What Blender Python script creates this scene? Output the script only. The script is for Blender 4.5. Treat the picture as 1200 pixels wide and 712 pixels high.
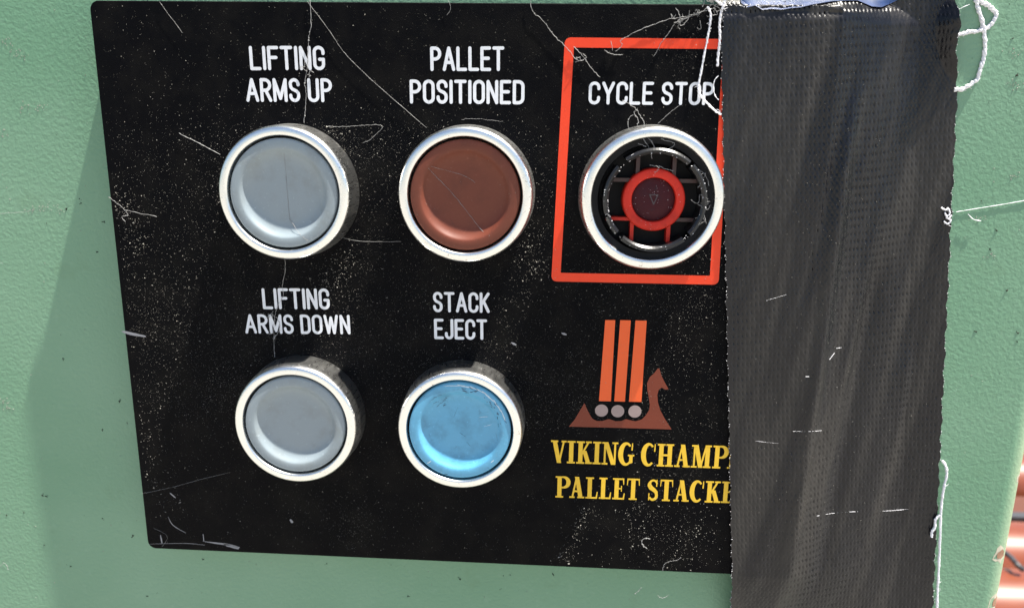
import bpy, math, random
import numpy as np

# ------------------------------------------------------------------ scene, camera, light
scene = bpy.context.scene
for o in list(bpy.data.objects):
    bpy.data.objects.remove(o)
col = scene.collection
CM = 0.01                                   # everything below is written in centimetres

# camera pose recovered from the photograph's perspective (cm; x right, y into the wall, z up)
CAM = np.array([5.779, -16.48, 1.412])
CF = 869.193                                 # focal length in pixels of a 1200 px wide picture
_p, _y, _r = 0.2307, -0.0522, -0.0149
def _rot(p, y, r):
    cp, sp, cy, sy = math.cos(p), math.sin(p), math.cos(y), math.sin(y)
    fwd = np.array([sy*cp, cy*cp, -sp]); right = np.array([cy, -sy, 0.0]); down = np.cross(fwd, right)
    if down[2] > 0: down = -down
    c, s = math.cos(r), math.sin(r)
    return np.stack([c*right + s*down, -s*right + c*down, fwd])
CR = _rot(_p, _y, _r)

def at(u, v, h=0.0):
    """the point of the plane h cm in front of the panel face that was measured at (u, v) on the photograph"""
    d = np.array([(u-600)/CF, (v-356)/CF, 1.0]) @ CR
    t = (-h-CAM[1])/d[1]; P = CAM + t*d
    return float(P[0]), float(P[2])

cd = bpy.data.cameras.new('camera'); cam = bpy.data.objects.new('camera', cd); col.objects.link(cam)
from mathutils import Matrix, Vector
M = Matrix(((CR[0][0], -CR[1][0], -CR[2][0]), (CR[0][1], -CR[1][1], -CR[2][1]), (CR[0][2], -CR[1][2], -CR[2][2])))
cam.matrix_world = Matrix.Translation(Vector(CAM*CM)) @ M.to_4x4()
cd.sensor_width = 36.0; cd.lens = 36.0*CF/1200.0
cd.clip_start = 0.005; cd.clip_end = 500.0
cd.dof.use_dof = True; cd.dof.focus_distance = 0.168; cd.dof.aperture_fstop = 20.0
scene.camera = cam

SUN = Vector((0.335, -0.0785, 0.94)).normalized()       # towards the sun
sun_el = math.asin(SUN.z); sun_az = math.atan2(SUN.x, SUN.y)
world = bpy.data.worlds.new('World'); scene.world = world; world.use_nodes = True
wn = world.node_tree; bg = wn.nodes['Background']
sky = wn.nodes.new('ShaderNodeTexSky'); sky.sky_type = 'NISHITA'; sky.sun_disc = False
sky.sun_elevation = sun_el; sky.sun_rotation = sun_az; sky.air_density = 1.0; sky.dust_density = 1.0
wn.links.new(sky.outputs[0], bg.inputs[0]); bg.inputs[1].default_value = 0.066
sl = bpy.data.lights.new('sun', 'SUN'); sl.energy = 5.0; sl.angle = math.radians(0.8); sl.color = (1.0, 0.95, 0.86)
so = bpy.data.objects.new('sun', sl); col.objects.link(so); so.rotation_euler = SUN.to_track_quat('Z', 'Y').to_euler()
scene.view_settings.view_transform = 'Standard'; scene.view_settings.look = 'None'
scene.view_settings.exposure = 1.38; scene.view_settings.gamma = 1.0
scene.view_settings.use_curve_mapping = False
scene.render.engine = 'CYCLES'
scene.cycles.max_bounces = 8

rnd = random.Random(7); nr = np.random.default_rng(7)
PLATE_L, PLATE_R, PLATE_T, PLATE_B = -4.29, 11.6, 3.98, -9.12
DEEP = -0.80                                  # the cabinet's sheet lies 8 mm behind the panel face

# ------------------------------------------------------------------ material helpers
class Mat:
    def __init__(s, name):
        s.m = bpy.data.materials.new(name); s.m.use_nodes = True; s.t = s.m.node_tree
        s.b = s.t.nodes['Principled BSDF']; s._pos = None
    def n(s, kind, **kw):
        nd = s.t.nodes.new(kind)
        for k, v in kw.items(): setattr(nd, k, v)
        return nd
    def link(s, a, b): s.t.links.new(a, b)
    def set(s, **kw):
        for k, v in kw.items():
            i = s.b.inputs[k.replace('_', ' ')]
            if hasattr(v, 'is_output'): s.link(v, i)
            else: i.default_value = (*v, 1.0) if isinstance(v, tuple) and len(v) == 3 else v
        return s
    def pos(s, scale=(1, 1, 1)):
        g = s.n('ShaderNodeNewGeometry'); m = s.n('ShaderNodeVectorMath', operation='MULTIPLY')
        s.link(g.outputs['Position'], m.inputs[0]); m.inputs[1].default_value = tuple(100*x for x in scale)
        return m.outputs[0]                     # position in cm
    def noise(s, scale, detail=3.0, rough=0.5, stretch=(1, 1, 1), dist=0.0):
        t = s.n('ShaderNodeTexNoise'); s.link(s.pos(stretch), t.inputs['Vector'])
        t.inputs['Scale'].default_value = scale; t.inputs['Detail'].default_value = detail
        t.inputs['Roughness'].default_value = rough; t.inputs['Distortion'].default_value = dist
        return t.outputs['Fac']
    def voro(s, scale, feature='F1', stretch=(1, 1, 1)):
        t = s.n('ShaderNodeTexVoronoi', feature=feature); s.link(s.pos(stretch), t.inputs['Vector'])
        t.inputs['Scale'].default_value = scale
        return t.outputs['Distance']
    def ramp(s, fac, a, b, ca=(0, 0, 0), cb=(1, 1, 1)):
        r = s.n('ShaderNodeMapRange'); r.clamp = True; s.link(fac, r.inputs[0])
        r.inputs[1].default_value = a; r.inputs[2].default_value = b
        return r.outputs[0]
    def math(s, op, a, b=None):
        m = s.n('ShaderNodeMath', operation=op)
        for i, x in enumerate((a, b)):
            if x is None: continue
            if hasattr(x, 'is_output'): s.link(x, m.inputs[i])
            else: m.inputs[i].default_value = x
        return m.outputs[0]
    def mix(s, fac, a, b):
        m = s.n('ShaderNodeMix', data_type='RGBA')
        if hasattr(fac, 'is_output'): s.link(fac, m.inputs[0])
        else: m.inputs[0].default_value = fac
        for i, x in ((6, a), (7, b)):
            if hasattr(x, 'is_output'): s.link(x, m.inputs[i])
            else: m.inputs[i].default_value = (*x, 1.0)
        return m.outputs[2]
    def val(s, fac, a, b):
        r = s.n('ShaderNodeMapRange'); s.link(fac, r.inputs[0]); r.inputs[3].default_value = a; r.inputs[4].default_value = b
        return r.outputs[0]
    def bump(s, height, strength=0.3, dist=0.01):
        b = s.n('ShaderNodeBump'); s.link(height, b.inputs['Height']); b.inputs['Strength'].default_value = strength
        b.inputs['Distance'].default_value = dist*CM
        old = s.b.inputs['Normal']
        if old.is_linked: s.link(old.links[0].from_socket, b.inputs['Normal'])
        s.link(b.outputs[0], old); return s

def flat(name, c, rough=0.5, spec=0.5, metal=0.0, var=0.12, nscale=3.0):
    m = Mat(name); n = m.noise(nscale, 4.0)
    lo = tuple(x*(1-var) for x in c); hi = tuple(min(1, x*(1+var)) for x in c)
    m.set(Base_Color=m.mix(n, lo, hi), Roughness=rough, Metallic=metal); m.b.inputs['Specular IOR Level'].default_value = spec
    return m

# green cabinet enamel: orange peel, small pits, faint streaks of grime
mg = Mat('green_enamel')
big = mg.noise(0.16, 3.0); fine = mg.noise(5.0, 4.0)
c = mg.mix(mg.ramp(big, 0.3, 0.7), (0.140, 0.286, 0.174), (0.194, 0.338, 0.224))
c = mg.mix(mg.math('MULTIPLY', mg.ramp(fine, 0.58, 0.8), 0.35), c, (0.24, 0.38, 0.27))
c = mg.mix(mg.math('MULTIPLY', mg.ramp(mg.noise(0.9, 5.0, 0.6), 0.62, 0.75), 0.25), c, (0.12, 0.21, 0.11))
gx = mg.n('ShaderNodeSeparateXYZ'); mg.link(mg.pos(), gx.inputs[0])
rim_light = mg.math('MULTIPLY', mg.ramp(gx.outputs[0], 17.05, 17.5), mg.val(mg.noise(2.0, 5.0, 0.6), 0.35, 0.95))
c = mg.mix(rim_light, c, (0.44, 0.50, 0.31))               # sunlit rim of the rounded corner painted into the colour
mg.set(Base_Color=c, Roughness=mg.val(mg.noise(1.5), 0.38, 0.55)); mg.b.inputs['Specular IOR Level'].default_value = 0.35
peel = mg.noise(11.0, 2.5, 0.55, dist=0.3)
mg.bump(peel, 1.0, 0.014); mg.bump(mg.noise(30.0, 2.0), 0.35, 0.003)
GREEN = mg.m

# black legend plate: matt print, hazy wear, hairline scratches
mb = Mat('black_legend_face')
haze = mb.noise(1.1, 6.0, 0.65)
c = mb.mix(mb.ramp(haze, 0.45, 0.8), (0.0022, 0.0022, 0.0030), (0.0085, 0.0078, 0.0070))
spk = mb.ramp(mb.voro(14.0), 0.10, 0.05); spn = mb.ramp(mb.noise(2.2, 3.0, 0.6), 0.52, 0.68)
c = mb.mix(mb.math('MULTIPLY', mb.math('MULTIPLY', spk, spn), 0.5), c, (0.10, 0.10, 0.10))
mb.set(Base_Color=c, Roughness=mb.val(mb.noise(2.0, 5.0), 0.30, 0.50)); mb.b.inputs['Specular IOR Level'].default_value = 0.045
mb.bump(mb.noise(34.0, 4.0, 0.7), 1.0, 0.016)
BLACK = mb.m
BODY = flat('black_box_side', (0.012, 0.012, 0.012), 0.5, 0.3).m

# chrome with grime and tarnish
mc = Mat('worn_chrome')
gr = mc.noise(5.5, 6.0, 0.68, dist=0.5); sc = mc.noise(3.0, 4.0, 0.6, stretch=(1, 1, 9))
g1 = mc.ramp(gr, 0.64, 0.76)
c = mc.mix(g1, (0.88, 0.875, 0.85), (0.26, 0.23, 0.18))
g2 = mc.math('MULTIPLY', mc.ramp(mc.noise(17.0, 5.0, 0.7, dist=0.8), 0.60, 0.68), mc.ramp(mc.noise(1.3, 3.0), 0.40, 0.62))
c = mc.mix(mc.math('MULTIPLY', g2, 0.75), c, (0.20, 0.18, 0.15))
mc.set(Base_Color=c, Metallic=mc.val(g1, 1.0, 0.5), Roughness=mc.math('ADD', mc.val(sc, 0.20, 0.38), mc.math('MULTIPLY', g1, 0.3)))
mc.bump(mc.noise(14.0, 4.0), 0.25, 0.005)
CHROME = mc.m

def cap_mat(name, c, dirt, rough=0.3, blotch=0.0, spec=0.5):
    m = Mat(name); n = m.noise(2.4, 6.0, 0.6); f = m.noise(16.0, 4.0, 0.6)
    k = m.mix(m.math('MULTIPLY', m.ramp(n, 0.5, 0.75), 0.5), c, dirt)
    k = m.mix(m.math('MULTIPLY', m.ramp(f, 0.62, 0.72), 0.4), k, tuple(min(1, x*1.5+0.05) for x in c))
    if blotch:
        k = m.mix(m.math('MULTIPLY', m.ramp(m.noise(3.4, 8.0, 0.75, dist=0.6), 0.60, 0.66), blotch), k, dirt)
    m.set(Base_Color=k, Roughness=m.val(n, rough-0.07, rough+0.16)); m.b.inputs['Specular IOR Level'].default_value = spec
    m.bump(m.noise(30.0, 3.0), 0.25, 0.004)
    return m.m
GREYCAP = cap_mat('grey_plastic_cap', (0.245, 0.292, 0.318), (0.19, 0.20, 0.19))
BROWNCAP = cap_mat('brown_plastic_cap', (0.150, 0.038, 0.020), (0.085, 0.026, 0.016), .48, blotch=.4, spec=.35)
BLUECAP = cap_mat('sky_blue_plastic_cap', (0.105, 0.36, 0.56), (0.05, 0.16, 0.25), blotch=0.5)
GROOVE = flat('black_rubber_seal', (0.008, 0.008, 0.009), 0.6, 0.2).m
BKPLAST = flat('glossy_black_plastic', (0.008, 0.008, 0.009), 0.30, 0.5).m
REDPLAST = cap_mat('red_plastic_hub', (0.62, 0.028, 0.014), (0.22, 0.015, 0.010), 0.4, 0.5, 0.25)
DARKRED = cap_mat('dusty_red_lens', (0.055, 0.010, 0.014), (0.028, 0.022, 0.028), 0.5, 0.6, 0.15)
REDDARK = flat('dark_red_plastic', (0.04, 0.012, 0.011), 0.4).m
WHITEP = flat('white_legend_print', (0.70, 0.71, 0.74), 0.45, 0.3, var=0.16, nscale=9).m
REDP = flat('red_border_print', (0.78, 0.055, 0.016), 0.4, 0.3, var=0.08, nscale=6).m
ORANGEP = flat('orange_logo_print', (0.80, 0.115, 0.026), 0.4, 0.3, var=0.06).m
BROWNP = flat('brown_logo_print', (0.175, 0.034, 0.016), 0.45, 0.3, var=0.1).m
PINKP = flat('pale_pink_logo_print', (0.33, 0.25, 0.235), 0.45, 0.3).m
YELP = flat('yellow_legend_print', (0.80, 0.50, 0.035), 0.42, 0.3, var=0.12, nscale=8).m
DUST = flat('pale_grit', (0.28, 0.265, 0.235), 0.8, 0.2).m
DARKGRIT = flat('dark_grit', (0.03, 0.035, 0.025), 0.8, 0.2).m
STRAND = flat('dusty_cobweb', (0.26, 0.255, 0.25), 0.6, 0.3).m
THREAD = flat('white_cotton_thread', (0.82, 0.81, 0.84), 0.8, 0.2, nscale=20).m
RUST = flat('bare_chipped_metal', (0.30, 0.17, 0.11), 0.7, 0.2, var=0.6, nscale=9).m
PRIMER = flat('pale_primer', (0.50, 0.46, 0.36), 0.7, 0.2).m

# tape
mt = Mat('black_duct_tape')
n1 = mt.noise(0.55, 4.0, 0.55, stretch=(1.6, 1, 0.5)); n2 = mt.noise(3.0, 5.0, 0.6)
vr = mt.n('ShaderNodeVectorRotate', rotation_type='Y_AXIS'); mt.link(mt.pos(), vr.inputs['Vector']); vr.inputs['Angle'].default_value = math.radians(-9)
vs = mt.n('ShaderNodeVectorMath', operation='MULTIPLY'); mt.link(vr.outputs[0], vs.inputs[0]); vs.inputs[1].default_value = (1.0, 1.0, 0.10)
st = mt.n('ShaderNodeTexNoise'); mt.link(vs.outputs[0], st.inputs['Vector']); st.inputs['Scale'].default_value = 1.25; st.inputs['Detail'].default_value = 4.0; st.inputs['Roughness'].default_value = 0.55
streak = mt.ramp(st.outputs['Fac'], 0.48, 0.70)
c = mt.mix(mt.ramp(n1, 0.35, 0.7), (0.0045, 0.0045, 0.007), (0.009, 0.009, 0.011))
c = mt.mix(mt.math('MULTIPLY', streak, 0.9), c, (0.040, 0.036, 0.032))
c = mt.mix(mt.math('MULTIPLY', mt.ramp(n2, 0.58, 0.78), 0.25), c, (0.045, 0.041, 0.037))
mt.set(Base_Color=c, Roughness=mt.math('ADD', mt.val(n2, 0.20, 0.34), mt.math('MULTIPLY', streak, 0.15))); mt.b.inputs['Specular IOR Level'].default_value = 0.36
mt.bump(mt.noise(22.0, 4.0, 0.6), 0.6, 0.010)
TAPE = mt.m

mr = Mat('rust_red_roller')
c = mr.mix(mr.ramp(mr.noise(0.8, 6.0, 0.6, stretch=(0.3, 1, 1)), 0.35, 0.7), (0.150, 0.034, 0.013), (0.21, 0.055, 0.024))
mr.set(Base_Color=c, Roughness=0.35); mr.b.inputs['Specular IOR Level'].default_value = 0.6
ROLL = mr.m
mgd = Mat('dry_ground')
n = mgd.noise(0.02, 8.0, 0.65)
mgd.set(Base_Color=mgd.mix(mgd.ramp(n, 0.3, 0.7), (0.22, 0.208, 0.185), (0.34, 0.325, 0.30)), Roughness=0.9)
mgd.bump(mgd.noise(0.3, 8.0, 0.6), 0.5, 1.0)
GROUND = mgd.m

# ------------------------------------------------------------------ object helpers
def mesh_obj(name, verts, faces, mat, parent=None, smooth=False, origin=(0, 0, 0)):
    """verts in cm as (x, h, z): h is the height in front of the panel face"""
    v = np.asarray(verts, float).reshape(-1, 3)
    w = np.empty_like(v); w[:, 0] = v[:, 0]-origin[0]; w[:, 1] = -(v[:, 1]-origin[1]); w[:, 2] = v[:, 2]-origin[2]
    me = bpy.data.meshes.new(name); me.from_pydata((w*CM).tolist(), [], faces); me.update()
    me.materials.append(mat)
    if smooth: me.polygons.foreach_set('use_smooth', [True]*len(me.polygons))
    o = bpy.data.objects.new(name, me); col.objects.link(o)
    if parent is not None: o.parent = parent
    else: o.location = (origin[0]*CM, -origin[1]*CM, origin[2]*CM)
    return o
def tag(o, label=None, cat=None, group=None, kind=None):
    for k, v in (('label', label), ('category', cat), ('group', group), ('kind', kind)):
        if v: o[k] = v
    return o
def empty(name, x, h, z, parent=None, porig=(0, 0, 0)):
    o = bpy.data.objects.new(name, None); col.objects.link(o); o.empty_display_size = 0.01
    o.location = ((x-porig[0])*CM, -(h-porig[1])*CM, (z-porig[2])*CM)
    if parent: o.parent = parent
    return o
class MB:
    def __init__(s): s.v = []; s.f = []
    def add(s, v, f):
        k = len(s.v); s.v += [tuple(p) for p in v]; s.f += [tuple(i+k for i in q) for q in f]; return s
    def box(s, x0, x1, h0, h1, z0, z1):
        v = [(x, h, z) for x in (x0, x1) for h in (h0, h1) for z in (z0, z1)]
        return s.add(v, [(0, 1, 3, 2), (4, 6, 7, 5), (0, 4, 5, 1), (2, 3, 7, 6), (0, 2, 6, 4), (1, 5, 7, 3)])
    def lathe(s, prof, cx=0.0, cz=0.0, n=96, close=False, jit=0.0):
        v = []
        for r, h in prof:
            for k in range(n):
                a = 2*math.pi*k/n; v.append((cx+r*math.cos(a), h, cz+r*math.sin(a)))
        f = []
        for i in range(len(prof)-1):
            for k in range(n):
                a, b = i*n+k, i*n+(k+1) % n; f.append((a, b, b+n, a+n))
        if close: f.append(tuple(range((len(prof)-1)*n, len(prof)*n)))
        return s.add(v, f)
    def prism(s, pts, h0, h1, bevel=0.0):
        """outline pts (x,z) extruded from h0 to h1, top edge chamfered"""
        n = len(pts); P = np.array(pts, float)
        rings = [(P, h0), (P, h1-bevel)]
        if bevel:
            c = P.mean(0); d = np.roll(P, -1, 0)-np.roll(P, 1, 0); nn = np.stack([d[:, 1], -d[:, 0]], 1); nn /= np.linalg.norm(nn, axis=1)[:, None]+1e-12
            if ((P[0]-c)@nn[0]) < 0: nn = -nn
            rings.append((P-nn*bevel, h1))
        else: rings[1] = (P, h1)
        v = []; f = []
        for R_, h in rings: v += [(p[0], h, p[1]) for p in R_]
        for i in range(len(rings)-1):
            for k in range(n): a, b = i*n+k, i*n+(k+1) % n; f.append((a, b, b+n, a+n))
        f.append(tuple(range((len(rings)-1)*n, len(rings)*n))); f.append(tuple(reversed(range(n))))
        return s.add(v, f)
    def tube(s, pts, r, n=6, taper=None):
        P = np.array(pts, float); m = len(P); v = []; f = []
        rr = r if hasattr(r, '__len__') else [r]*m
        for i in range(m):
            t = P[min(i+1, m-1)]-P[max(i-1, 0)]; t /= np.linalg.norm(t)+1e-12
            up = np.array([0, 1.0, 0]); a = np.cross(t, up)
            if np.linalg.norm(a) < 1e-3: a = np.array([1.0, 0, 0])
            a /= np.linalg.norm(a); b = np.cross(t, a)
            for k in range(n):
                w = 2*math.pi*k/n; v.append(P[i]+rr[i]*(a*math.cos(w)+b*math.sin(w)))
        for i in range(m-1):
            for k in range(n): a, b = i*n+k, i*n+(k+1) % n; f.append((a, b, b+n, a+n))
        f.append(tuple(range(n))); f.append(tuple(range((m-1)*n, m*n)))
        return s.add(v, f)
    def build(s, name, mat, parent=None, smooth=False, origin=(0, 0, 0)):
        return mesh_obj(name, s.v, s.f, mat, parent, smooth, origin)

def smoothed(pts, k=5):
    P = np.array(pts, float); m = len(P); out = []
    for i in range(m-1):
        p0, p1, p2, p3 = P[max(i-1, 0)], P[i], P[i+1], P[min(i+2, m-1)]
        for j in range(k):
            t = j/k; out.append(0.5*((2*p1)+(-p0+p2)*t+(2*p0-5*p1+4*p2-p3)*t*t+(-p0+3*p1-3*p2+p3)*t**3))
    out.append(P[-1]); return np.array(out)
def rrect(x0, x1, z0, z1, r, n=8):
    pts = []
    for cx, cz, a0 in ((x1-r, z1-r, 0), (x0+r, z1-r, 90), (x0+r, z0+r, 180), (x1-r, z0+r, 270)):
        for k in range(n+1):
            a = math.radians(a0+90*k/n); pts.append((cx+r*math.cos(a), cz+r*math.sin(a)))
    return pts

# ------------------------------------------------------------------ ground
g = MB(); g.add([(-4000, 4000, -110), (4000, 4000, -110), (4000, -4000, -110), (-4000, -4000, -110)], [(0, 1, 2, 3)])
tag(g.build('ground', GROUND), kind='structure')

# ------------------------------------------------------------------ green cabinet
CX1, CRAD = 17.58, 0.6
cab_o = (-20, -20, -110)
cab = empty('machine_cabinet', *cab_o)
tag(cab, 'green painted steel cabinet that carries the black control panel, chipped at its right edge', 'cabinet')
pts = []                                       # plan outline (x, h), rounded at the corners
for cx, ch, a0 in ((CX1-CRAD, DEEP-CRAD, 0), (-45+CRAD, DEEP-CRAD, 90), (-45+CRAD, -40, 180), (CX1-CRAD, -40, 270)):
    for k in range(13):
        a = math.radians(a0+90*k/12); pts.append((cx+CRAD*math.cos(a), ch+CRAD*math.sin(a)))
n = len(pts); zs = (-109.5, 28.0)
v = [(x, h, z) for z in zs for x, h in pts]
f = [(k, (k+1) % n, (k+1) % n+n, k+n) for k in range(n)]+[tuple(range(n, 2*n)), tuple(range(n))]
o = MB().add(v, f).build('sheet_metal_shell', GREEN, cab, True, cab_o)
def sharp(o, ang=40):
    me = o.data
    at_ = me.attributes.new('sharp_edge', 'BOOLEAN', 'EDGE') if 'sharp_edge' not in me.attributes else me.attributes['sharp_edge']
    import bmesh
    bm = bmesh.new(); bm.from_mesh(me)
    bmesh.ops.recalc_face_normals(bm, faces=bm.faces)
    for e in bm.edges: e.smooth = not (len(e.link_faces) == 2 and e.calc_face_angle(0) > math.radians(ang))
    bm.to_mesh(me); bm.free(); return o
sharp(o)
for p_ in o.data.polygons: p_.use_smooth = p_.area < .05*1.4*.2

def shell_h(x):
    """height of the cabinet skin at x (rounded right-hand corner)"""
    d = x-(CX1-CRAD)
    return DEEP if d <= 0 else DEEP-CRAD+math.sqrt(max(0, CRAD*CRAD-d*d))
def chip(name, u, v, w, hgt, mat, lift, seed, parent=cab, org=cab_o):
    r_ = random.Random(seed); cx, cz = at(u, v, DEEP-0.1); P = []
    for k in range(14):
        a = 2*math.pi*k/14; q = r_.uniform(0.7, 1.15)
        x = cx+q*w*math.cos(a); z = cz+q*hgt*math.sin(a); x = min(x, CX1-0.004)
        P.append((x, shell_h(x)+lift, z))
    cxx = min(cx, CX1-0.01)
    P.append((cxx, shell_h(cxx)+lift+0.004, cz))
    return MB().add(P, [(k, (k+1) % 14, 14) for k in range(14)]).build(name, mat, parent, False, org)
for i, (u, v, w, hg) in enumerate(((1171, 648, .17, .20), (1167, 706, .20, .22), (1196, 562, .08, .10))):
    chip('paint_chip', u, v, w*1.25, hg*1.25, PRIMER, .004, 40+i); chip('rust_spot', u+1, v, w*.7, hg*.7, RUST, .009, 60+i)

def grit(name, pts, mat, parent, org, label=None, base=0.0):
    """small angular crumbs lying on a surface: pts = (x, h, z, size)"""
    V = []; F = []
    P = np.array(pts, float); 
    for x, h, z, s in P:
        k = len(V); a = rnd.uniform(0, 6.28); el = rnd.uniform(0.5, 1.3)
        c_, s_ = math.cos(a), math.sin(a)
        for (dx, dz) in ((1, 0), (-.5, .8), (-.5, -.8)):
            X = dx*s*el; Z = dz*s/el
            V.append((x+X*c_-Z*s_, h-0.001, z+X*s_+Z*c_))
        V.append((x+rnd.uniform(-.3, .3)*s, h+s*rnd.uniform(.5, 1.0), z+rnd.uniform(-.3, .3)*s))
        F += [(k, k+1, k+3), (k+1, k+2, k+3), (k+2, k, k+3)]
    o = mesh_obj(name, V, F, mat, parent, False, org); o['kind'] = 'stuff'
    if label: o['label'] = label
    return o

gp = []
for _ in range(900):
    x = rnd.uniform(-9.5, 17.0); z = rnd.uniform(-12.3, 4.3)
    gp.append((x, DEEP, z, rnd.choice((.006, .008, .01, .012, .018))))
for u, v in ((17, 62), (8, 48), (24, 66), (28, 128), (46, 126), (2, 157), (35, 246), (50, 245), (70, 245), (3, 470), (8, 478), (1190, 60), (1193, 104), (1188, 98), (1146, 256), (1160, 300), (1187, 206)):
    x, z = at(u, v, DEEP)
    for _ in range(14): gp.append((x+rnd.gauss(0, .09), DEEP, z+rnd.gauss(0, .05), rnd.uniform(.008, .022)))
grit('pale_grit', gp, DUST, cab, cab_o, 'pale grit stuck to the green paint')
gp = []
for u, v in ((93, 233), (95, 238), (78, 245), (114, 295), (122, 260), (120, 503), (50, 580), (28, 600), (8, 603), (74, 420), (149, 495), (83, 663), (172, 698), (54, 581), (590, 674), (598, 673), (648, 672), (478, 698), (383, 660), (539, 678), (586, 690), (1187, 45), (1192, 88), (1150, 235), (1168, 270), (1160, 292), (1180, 340), (1193, 390), (1192, 400), (1143, 388), (120, 607), (140, 470), (52, 638), (156, 627), (238, 655)):
    x, z = at(u, v, DEEP); s = rnd.uniform(.02, .045)
    gp.append((x, DEEP, z, s)); gp.append((x+rnd.uniform(-.05, .05), DEEP, z+rnd.uniform(-.05, .05), s*.6))
for _ in range(130): gp.append((rnd.uniform(-9.5, 17.0), DEEP, rnd.uniform(-12.3, 4.3), rnd.uniform(.006, .016)))
grit('dark_grit', gp, DARKGRIT, cab, cab_o, 'dark dirt specks on the green paint')

# ------------------------------------------------------------------ control panel
pan_o = (0, DEEP, 0)
panel = empty('control_panel', *pan_o)
tag(panel, 'black pallet stacker control panel with five round chrome buttons, right end under tape', 'control panel')
b = MB(); b.prism(rrect(PLATE_L+.10, PLATE_R-.10, PLATE_B+.10, PLATE_T-.10, .2), DEEP+.002, -.12)
sharp(b.build('mounting_box', BODY, panel, False, pan_o))
b = MB(); b.prism(rrect(PLATE_L, PLATE_R, PLATE_B, PLATE_T, .2), -.12, 0.0, .018)
plate = sharp(b.build('legend_plate', BLACK, panel, False, pan_o))

# ---- flat print: strokes as thin strips, each a hair above the last
LAYER = [0.0]
def strip(mb, pts, w, closed=False, round_ends=True, h=None):
    P = np.array(pts, float); m = len(P)
    ws = np.array(w if hasattr(w, '__len__') else [w]*m, float)/2
    if h is None: LAYER[0] = (LAYER[0]+0.00045) % 0.006; h = 0.0035+LAYER[0]
    if closed: d = np.roll(P, -1, 0)-np.roll(P, 1, 0)
    else:
        d = np.empty_like(P); d[1:-1] = P[2:]-P[:-2]; d[0] = P[1]-P[0]; d[-1] = P[-1]-P[-2]
    d /= np.linalg.norm(d, axis=1)[:, None]+1e-12; nn = np.stack([-d[:, 1], d[:, 0]], 1)
    A = P+nn*ws[:, None]; B = P-nn*ws[:, None]
    v = [(p[0], h, p[1]) for p in A]+[(p[0], h, p[1]) for p in B]
    f = [(k, (k+1) % m, (k+1) % m+m, k+m) for k in range(m if closed else m-1)]
    mb.add(v, f)
    if round_ends and not closed:
        for e, s_ in ((0, -1), (m-1, 1)):
            a0 = math.atan2(d[e][1]*s_, d[e][0]*s_)
            ring = [(P[e][0]+ws[e]*math.cos(a0+t), h, P[e][1]+ws[e]*math.sin(a0+t)) for t in np.linspace(-math.pi/2, math.pi/2, 7)]
            mb.add([(P[e][0], h, P[e][1])]+ring, [(0, i+1, i+2) for i in range(6)])
def arc(cx, cy, rx, ry, a0, a1, n=12):
    return [(cx+rx*math.cos(math.radians(a0+(a1-a0)*i/n)), cy+ry*math.sin(math.radians(a0+(a1-a0)*i/n))) for i in range(n+1)]
q = .215
def stadium(w, r=None):
    r = r or w/2
    return arc(w-r, 1-r, r, r, 0, 90, 6)+arc(r, 1-r, r, r, 90, 180, 6)+arc(r, r, r, r, 180, 270, 6)+arc(w-r, r, r, r, 270, 360, 6)
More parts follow.
